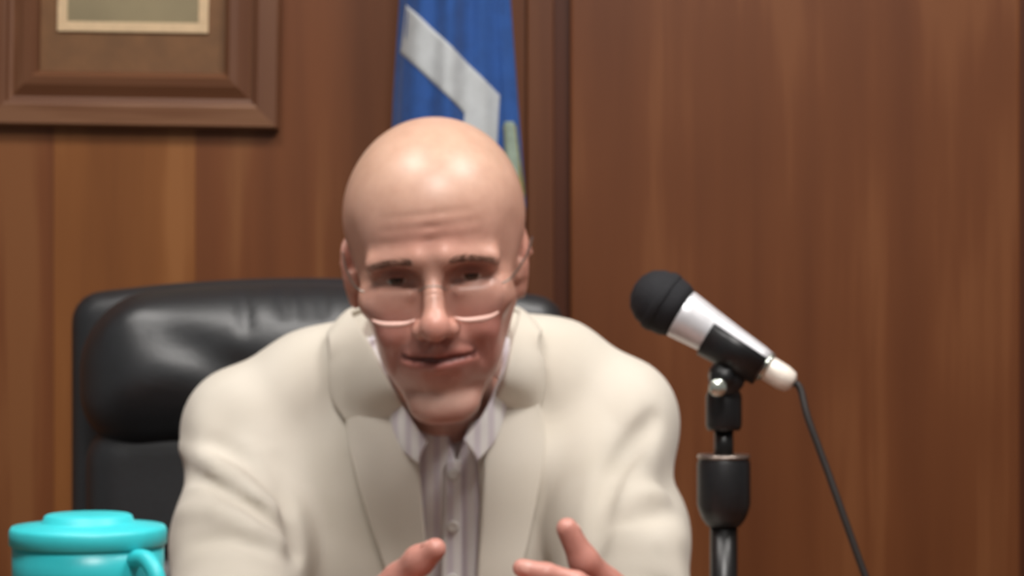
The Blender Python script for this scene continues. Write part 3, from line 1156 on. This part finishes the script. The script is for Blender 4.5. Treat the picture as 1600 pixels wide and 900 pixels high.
# ---- jacket
H = 0.0042
jk = Field(uni(-0.335, 0.20, H), uni(1.87, 2.46, H), uni(0.50, 1.17, H))
j = jk
CX = -0.077
j.ell((CX, 2.235, 0.885), (0.165, 0.112, 0.185), 0.03)
j.ell((CX, 2.265, 0.72), (0.168, 0.122, 0.20), 0.05)
j.cap((CX - 0.13, 2.235, 0.985), (CX + 0.13, 2.235, 0.990), 0.060, 0.060, 0.04)
# shoulder slope
j.chain([(-0.115, 2.215, 1.066), (-0.182, 2.225, 1.036), (-0.238, 2.225, 1.002)], [0.046, 0.050, 0.054], 0.03)
j.chain([(-0.020, 2.215, 1.068), (0.038, 2.225, 1.046), (0.088, 2.225, 1.011)], [0.044, 0.050, 0.054], 0.03)
for sh, el, wr, s in ((SHL, ELL, WRL, -1), (SHR, ELR, WRR, 1)):
    mid = (sh + el) / 2 + np.array([s * 0.004, 0.006, 0])
    j.chain([sh + [0, 0, -0.002], mid, el], [0.060, 0.059, 0.058], 0.022)
    j.chain([el, el + (wr - el) * 0.5, el + (wr - el) * 0.80], [0.058, 0.052, 0.042], 0.02)
j.ell((CX + 0.004, 2.195, 0.965), (0.115, 0.070, 0.075), 0.03)      # upper chest
j.ell((-0.258, 2.222, 1.000), (0.040, 0.055, 0.046), 0.03)          # padded shoulders
j.ell((0.108, 2.222, 1.008), (0.040, 0.055, 0.048), 0.03)
# cloth folds (rows and columns of the photograph give their place on the chest and sleeves)


def jp(u, v, D): return P(u, v, D)


def fold(pts, w, amp):
    """the fold follows the surface: march each point onto it first"""
    uv = np.array(pts, float)
    Dir = np.stack([(uv[:, 0] - 800) / F, np.ones(len(uv)), (450 - uv[:, 1]) / F], 1)
    q, ok = jk.march(np.array([0, 0, ZC]), Dir, 1.88, 2.42, 260)
    jk.ridge(list(q), w, amp * 1.7)


raw = Field(jk.ax[0], jk.ax[1], jk.ax[2]); raw.d = jk.d.copy()
fold([(284, 700), (340, 728), (400, 775), (448, 812)], 0.008, 0.0085)
fold([(300, 742), (360, 770), (420, 812), (452, 840)], 0.007, -0.007)
fold([(330, 690), (390, 722), (440, 780)], 0.008, -0.0075)
fold([(280, 800), (340, 800), (400, 828), (445, 850)], 0.009, 0.006)
fold([(300, 850), (360, 842), (430, 870)], 0.009, -0.004)
fold([(440, 760), (456, 810), (466, 860), (470, 920)], 0.008, -0.016)
fold([(420, 700), (436, 750), (452, 800)], 0.014, -0.004)
fold([(330, 610), (350, 660), (370, 700)], 0.020, -0.003)
fold([(1020, 655), (985, 700), (955, 745), (938, 800), (930, 870)], 0.009, -0.012)
fold([(1035, 690), (1005, 730), (975, 790)], 0.012, 0.002)
fold([(1050, 775), (1010, 768), (960, 790)], 0.008, 0.004)
fold([(1060, 800), (1000, 812), (945, 830)], 0.010, -0.0035)
fold([(1075, 845), (1010, 850), (950, 860)], 0.012, 0.003)
fold([(1052, 730), (1046, 760), (1058, 790)], 0.014, -0.0035)
fold([(700, 760), (900, 700), (960, 660)], 0.03, 0.004)
fold([(540, 700), (560, 780), (590, 880)], 0.012, -0.003)
solid = jk.d.copy()

# opening down the front and round the neck
X = jk.ax[0][:, None, None]; Yg = jk.ax[1][None, :, None]; Z = jk.ax[2][None, None, :]
xc = np.interp(jk.ax[2], [0.5, 0.85, 0.95, 1.02, 1.17], [-0.062, -0.058, -0.056, -0.062, -0.066])[None, None, :]
hwid = np.interp(jk.ax[2], [0.5, 0.80, 0.90, 0.99, 1.04, 1.08, 1.17], [0.030, 0.028, 0.027, 0.028, 0.042, 0.057, 0.066])[None, None, :]
opening = np.maximum(np.abs(X - xc) - hwid, Yg - 2.21)
neckhole = np.maximum(np.sqrt(((X - NB[0]) / 0.066) ** 2 + ((Yg - (2.20 - (Z - 1.03) * 0.35)) / 0.066) ** 2) * 0.066 - 0.066, 1.015 - Z)
op = np.minimum(opening, neckhole)
carve = np.minimum(-op, solid + 0.034)       # positive inside the carved pit
kk = 0.006
hsm = np.maximum(kk - np.abs(solid - carve), 0) / kk
jk.d = np.maximum(solid, carve) + hsm * hsm * kk * 0.25
jk.d[:, :, :2] = 0.02; 
V, Q = jk.surface()
jacket = mesh_np('jacket', V, Q, 'jacket', man)
jacket['label'] = 'cream suit jacket worn open'
jk.d = solid

IDENT = dict(parent=None)


def jchild(o):
    o.parent = jacket
    o.matrix_parent_inverse = Matrix.Identity(4)
    return o


jchild(projected('lapel', raw, [(546, 662), (552, 705), (566, 760), (582, 815), (604, 885), (628, 950)],
                 [(640, 640), (652, 686), (657, 740), (662, 800), (668, 870), (672, 950)], 44, 14, 0.0030, 0.0070, 'jacket', None))
jchild(projected('lapel', raw, [(763, 632), (755, 684), (752, 740), (749, 800), (745, 870), (741, 950)],
                 [(842, 632), (848, 690), (842, 750), (830, 815), (810, 885), (786, 950)], 44, 14, 0.0030, 0.0070, 'jacket', None))


def loft(name, A, B, n, m, bulge, thick, mat, sgn=1.0):
    """folded cloth band between a fold line A and an outer edge B, bowed outwards"""
    A = smooth_path(A, n); B = smooth_path(B, n)
    G = np.array([[A[i] + (B[i] - A[i]) * (q / (m - 1)) for q in range(m)] for i in range(n)])
    du = np.gradient(G, axis=0); dv = np.gradient(G, axis=1)
    N = np.cross(du, dv); N /= np.linalg.norm(N, axis=2, keepdims=True) + 1e-9
    N *= sgn
    prof = np.array([(math.sin(math.pi * (0.12 + 0.88 * q / (m - 1))) ** 0.8) for q in range(m)])
    G = G + N * (bulge * prof)[None, :, None]
    top = (G + N * thick).reshape(-1, 3); bot = G.reshape(-1, 3)
    V = np.concatenate([top, bot]); K = n * m
    Fs = []
    for i in range(n - 1):
        for q in range(m - 1):
            a = i * m + q
            Fs.append((a, a + 1, a + m + 1, a + m)); Fs.append((K + a, K + a + m, K + a + m + 1, K + a + 1))
    ring = list(range(m)) + [i * m + m - 1 for i in range(1, n)] + [(n - 1) * m + q for q in range(m - 2, -1, -1)] + [i * m for i in range(n - 2, 0, -1)]
    for q in range(len(ring)):
        a, c = ring[q], ring[(q + 1) % len(ring)]
        Fs.append((a, K + a, K + c, c))
    bm = bmesh.new(); bv = [bm.verts.new(p) for p in V]
    for f in Fs: bm.faces.new([bv[x] for x in f])
    o = bm_obj(name, bm, mat, None, True)
    md = o.modifiers.new('edge', 'BEVEL'); md.width = thick * 0.35; md.segments = 2; md.limit_method = 'ANGLE'; md.angle_limit = math.radians(50)
    return o




def on_jacket(uvs, lift):
    uv = np.array(uvs, float)
    Dir = np.stack([(uv[:, 0] - 800) / F, np.ones(len(uv)), (450 - uv[:, 1]) / F], 1)
    q, ok = raw.march(np.array([0, 0, ZC]), Dir, 1.88, 2.42, 400)
    return [p + g_ * lift for p, g_ in zip(q, raw.grad(q, 0.01))]


back_a = [np.array([-0.068, 2.280, 1.112]), np.array([-0.118, 2.262, 1.112])]
back_b = [np.array([-0.068, 2.318, 1.072]), np.array([-0.140, 2.292, 1.075])]
jchild(loft('jacket_collar', back_a + [P(552, 492, 2.205), P(584, 545, 2.155), P(614, 600, 2.120), *on_jacket([(644, 652)], 0.010)],
            back_b + on_jacket([(518, 530), (516, 575), (523, 620), (543, 660)], 0.002), 40, 10, 0.0025, 0.0055, 'jacket', -1))
back_a = [np.array([-0.068, 2.280, 1.112]), np.array([-0.018, 2.262, 1.112])]
back_b = [np.array([-0.068, 2.318, 1.072]), np.array([0.004, 2.292, 1.075])]
jchild(loft('jacket_collar', back_a + [P(808, 492, 2.205), P(796, 540, 2.155), P(782, 590, 2.120), *on_jacket([(764, 634)], 0.010)],
            back_b + on_jacket([(840, 526), (846, 562), (846, 600), (842, 636)], 0.002), 40, 10, 0.0025, 0.0055, 'jacket', 1))

# ---- shirt: follows the jacket's inner surface
sf = Field(jk.ax[0], jk.ax[1], jk.ax[2])
base = raw.d + 0.008
neck_r = np.sqrt((X - NB[0]) ** 2 + (Yg - (2.195 - (Z - 1.03) * 0.55)) ** 2)
hole = np.maximum(neck_r - 0.060, 1.01 - Z)
vee = np.maximum(np.maximum(np.abs(X - (-0.049)) - np.clip((Z - 0.974) * 0.28, 0, 1), Yg - 2.2), 0.974 - Z)
cut = np.minimum(np.minimum(hole, vee), 0.05)
torso_only = np.maximum(np.abs(X - CX) - 0.092, Z - 1.085)
sf.d = np.maximum(np.maximum(base, torso_only), np.minimum(-cut, base + 0.020)).astype(np.float32)
shirt_solid = base.astype(np.float32)
V, Q = sf.surface()
shirt = mesh_np('shirt', V, Q, 'shirt', man)
shirt['label'] = 'pale striped shirt with open collar'


def schild(o):
    o.parent = shirt
    o.matrix_parent_inverse = Matrix.Identity(4)
    return o


sf.d = shirt_solid
back_a = [np.array([-0.068, 2.268, 1.105]), np.array([-0.112, 2.250, 1.103])]
back_b = [np.array([-0.068, 2.280, 1.065]), np.array([-0.122, 2.262, 1.065])]
schild(loft('shirt_collar', back_a + [P(590, 540, 2.190), P(616, 600, 2.140), P(644, 652, 2.116), P(670, 692, 2.106)],
            back_b + [P(568, 560, 2.200), P(590, 630, 2.160), P(618, 690, 2.128), P(656, 726, 2.104)], 36, 8, 0.003, 0.003, 'shirt', -1))
back_a = [np.array([-0.068, 2.268, 1.105]), np.array([-0.024, 2.250, 1.103])]
back_b = [np.array([-0.068, 2.280, 1.065]), np.array([-0.014, 2.262, 1.065])]
schild(loft('shirt_collar', back_a + [P(790, 540, 2.190), P(772, 600, 2.140), P(752, 646, 2.116), P(722, 688, 2.106)],
            back_b + [P(806, 560, 2.200), P(792, 630, 2.160), P(772, 686, 2.128), P(744, 722, 2.104)], 36, 8, 0.003, 0.003, 'shirt', 1))
schild(projected('placket', sf, [(697, 722), (695, 780), (692, 840), (688, 950)], [(722, 722), (722, 780), (722, 840), (722, 950)], 40, 6, 0.0012, 0.0028, 'shirt', None))
for (u, v) in ((708, 742), (707, 822), (706, 905)):
    Dir = np.array([[(u - 800) / F, 1, (450 - v) / F]])
    p, _ = sf.march(np.array([0, 0, ZC]), Dir, 1.9, 2.4)
    n_ = sf.grad(p, 0.012)[0]
    schild(lathe('button', [(0, 0), (0.0052, 0), (0.0056, 0.001), (0.0046, 0.002), (0.0028, 0.0015), (0, 0.0015)], p[0] + n_ * 0.004, n_, 'button', None, 20))

# ---- trousers and shoes, below the desk
tf = Field(uni(-0.36, 0.20, 0.012), uni(1.76, 2.50, 0.012), uni(0.02, 0.74, 0.012))
tf.ell((CX, 2.32, 0.60), (0.165, 0.125, 0.115), 0.03)
for s in (-1, 1):
    hip = np.array([CX + s * 0.085, 2.30, 0.575]); kn = np.array([CX + s * 0.12, 1.90, 0.565]); an = np.array([CX + s * 0.12, 1.93, 0.10])
    tf.cap(hip, kn, 0.082, 0.066, 0.03); tf.cap(kn, an, 0.066, 0.056, 0.03)
V, Q = tf.surface()
mesh_np('trousers', V, Q, 'trouser', man)
for s in (-1, 1):
    ff = Field(uni(CX + s * 0.12 - 0.07, CX + s * 0.12 + 0.07, 0.007), uni(1.70, 2.03, 0.007), uni(-0.02, 0.14, 0.007))
    x = CX + s * 0.12
    ff.cap((x, 1.95, 0.045), (x, 1.80, 0.035), 0.043, 0.040, 0.02); ff.cap((x, 1.94, 0.05), (x, 1.93, 0.09), 0.042, 0.042, 0.02)
    ff.d = np.maximum(ff.d, (0.002 - ff.ax[2])[None, None, :])
    V, Q = ff.surface()
    mesh_np('shoe', V, Q, 'shoe', man)

# ================================================================== MICROPHONE ON ITS STAND
YM = 2.0
ball = P(1032, 470, YM); tail = P(1240, 600, YM - 0.02)
ax = norm(tail - ball)
SXm = P(1131, 700, YM)[0]
mic = empty('microphone', ball)
tag(mic, 'silver handheld microphone with black grille clipped to the stand', 'microphone')
Lm = np.linalg.norm(tail - ball)
lathe('grille', [(0, -0.0255), (0.010, -0.0235), (0.018, -0.0185), (0.0235, -0.010), (0.0255, 0.0), (0.0255, 0.006), (0.0245, 0.014), (0.0215, 0.020), (0, 0.020)],
      ball, ax, 'foam', mic)
lathe('grille_band', [(0, -0.003), (0.0262, -0.003), (0.0266, 0.0), (0.0266, 0.003), (0.0262, 0.005), (0, 0.005)], ball, ax, 'foam', mic)
lathe('handle', [(0, 0.016), (0.0195, 0.016), (0.0212, 0.020), (0.0205, 0.028), (0.0185, 0.045), (0.0160, 0.070), (0.0138, 0.095), (0.0125, 0.103), (0, 0.103)],
      ball, ax, 'silver', mic)
lathe('connector', [(0, 0.101), (0.0098, 0.101), (0.0105, 0.104), (0.0105, Lm - 0.010), (0.0090, Lm - 0.003), (0.005, Lm), (0, Lm)], ball, ax, 'connector', mic)
lathe('ring', [(0, 0.1005), (0.0128, 0.1005), (0.0128, 0.1045), (0, 0.1045)], ball, ax, 'chrome', mic)

stand = empty('microphone_stand', (SXm, YM, ZD))
tag(stand, 'black microphone stand with a wide clutch standing on the desk', 'microphone stand')
zz_ = lambda v: ZC + (450 - v) * YM / F
# clip: open cradle under the microphone
cc = ball + ax * 0.075
a_, b_, d_ = basis(ax)
dn = norm(np.array([0, 0, -1.0]) - ax * (-ax[2])); sd = np.cross(ax, dn)
bm = bmesh.new()
rings = []
for (h, ri, ro) in ((-0.026, 0.0180, 0.0215), (0.026, 0.0145, 0.0185)):
    row = []
    for k in range(17):
        th = math.radians(-115 + 230 * k / 16)
        e = dn * math.cos(th) + sd * math.sin(th)
        row.append((bm.verts.new(cc + ax * h + e * ri), bm.verts.new(cc + ax * h + e * ro)))
    rings.append(row)
for k in range(16):
    (a0, a1), (b0, b1) = rings[0][k], rings[0][k + 1]
    (c0, c1), (d0, d1) = rings[1][k], rings[1][k + 1]
    for f in ((a1, b1, d1, c1), (a0, c0, d0, b0), (a0, b0, b1, a1), (c0, c1, d1, d0)): bm.faces.new(f)
for k in (0, 16):
    (a0, a1), (c0, c1) = rings[0][k], rings[1][k]
    bm.faces.new((a0, a1, c1, c0))
bm_obj('clip', bm, 'black_plastic', stand, True)
piv = np.array([SXm + 0.002, YM - 0.005, zz_(588)])
tube('clip_neck', [cc + dn * 0.019, cc + dn * 0.026 + ax * 0.004, piv], [0.013, 0.012, 0.012], 'black_plastic', stand, 14)
lathe('pivot', [(0, -0.014), (0.013, -0.014), (0.0145, -0.011), (0.0145, 0.011), (0.013, 0.014), (0, 0.014)], piv, (0, 1, 0), 'black_plastic', stand, 24)
lathe('pivot_screw', [(0, -0.012), (0.0065, -0.012), (0.0075, -0.009), (0.006, 0.002), (0, 0.002)], (P(1120, 605, YM - 0.02)), (0, 1, 0), 'chrome', stand, 16)
lathe('adapter', [(0, 0), (0.0135, 0), (0.0150, 0.004), (0.0150, 0.028), (0.0125, 0.034), (0.0125, 0.046), (0, 0.046)], (SXm, YM, zz_(672)), (0, 0, 1), 'black_plastic', stand, 24)
lathe('upper_tube', [(0, 0), (0.0080, 0), (0.0080, zz_(668) - zz_(725)), (0, zz_(668) - zz_(725))], (SXm, YM, zz_(725)), (0, 0, 1), 'black_metal', stand, 20)
hcl = zz_(714) - zz_(822)
lathe('clutch', [(0, 0), (0.0135, 0), (0.0180, 0.006), (0.0205, 0.012), (0.0222, 0.018), (0.0222, hcl - 0.005), (0.0210, hcl - 0.0025), (0.0205, hcl), (0, hcl)],
      (SXm, YM, zz_(822)), (0, 0, 1), 'black_plastic', stand, 28)
lathe('clutch_ring', [(0, 0), (0.0216, 0), (0.0222, 0.0015), (0.0216, 0.003), (0, 0.003)], (SXm, YM, zz_(716)), (0, 0, 1), 'wire', stand, 28)
lathe('lower_tube', [(0, 0), (0.0115, 0), (0.0115, zz_(820) - ZD - 0.01), (0, zz_(820) - ZD - 0.01)], (SXm, YM, ZD + 0.01), (0, 0, 1), 'black_metal', stand, 20)
lathe('base', [(0, 0), (0.062, 0), (0.065, 0.004), (0.063, 0.012), (0.05, 0.016), (0.016, 0.020), (0.0, 0.020)], (SXm + 0.036, YM, ZD), (0, 0, 1), 'black_metal', stand, 40)

cpts = [tail - ax * 0.004, tail + ax * 0.006, P(1262, 652, YM - 0.03), P(1290, 728, YM - 0.04), P(1318, 806, YM - 0.05), P(1352, 900, YM - 0.06),
        P(1392, 1000, YM - 0.07), np.array([0.33, 1.90, ZD + 0.04]), np.array([0.40, 1.86, ZD + 0.009]), np.array([0.55, 1.80, ZD + 0.006]), np.array([0.85, 1.78, ZD + 0.006])]
cb = tube('microphone_cable', smooth_path(cpts, 90), 0.0030, 'cable', None, 10)
tag(cb, 'thin black cable hanging from the tail of the microphone', 'cable')

# ================================================================== TEAL MUG
DM = 1.80
mc = P(138, 880, DM); mc[2] = ZD
sm = DM / F
mug = empty('travel_mug', mc)
tag(mug, 'large teal lidded mug at the left beside the sleeve of the cream jacket', 'mug')
R0 = 122 * sm
ht = ZC + (450 - 850) * sm - ZD
lathe('mug_body', [(0, 0), (R0 * 0.80, 0), (R0 * 0.84, 0.004), (R0 * 0.90, 0.06), (R0 * 0.96, ht - 0.02), (R0 * 0.965, ht), (0, ht)], mc, (0, 0, 1), 'teal', mug, 56)
z1 = ht - 0.001
lathe('lid', [(0, 0), (R0 * 0.97, 0), (R0 * 1.0, 0.0015), (R0 * 1.0, 0.0115), (R0 * 0.97, 0.0145), (R0 * 0.62, 0.0165), (R0 * 0.58, 0.018), (R0 * 0.555, 0.0222), (R0 * 0.52, 0.0232), (0, 0.0232)],
      mc + [0, 0, z1], (0, 0, 1), 'teal_lid', mug, 56)
# ring handle towards the front right
ang = math.radians(-44)
hd = np.array([math.cos(ang), math.sin(ang), 0])
hp = [mc + hd * (R0 * 0.93) + [0, 0, ht - 0.007], mc + hd * (R0 * 1.20) + [0, 0, ht - 0.006], mc + hd * (R0 * 1.40) + [0, 0, ht - 0.016],
      mc + hd * (R0 * 1.44) + [0, 0, ht - 0.030], mc + hd * (R0 * 1.34) + [0, 0, ht - 0.046], mc + hd * (R0 * 1.12) + [0, 0, ht - 0.058], mc + hd * (R0 * 0.88) + [0, 0, ht - 0.064]]
tube('handle', smooth_path(hp, 40), 0.0065, 'teal_lid', mug, 14)
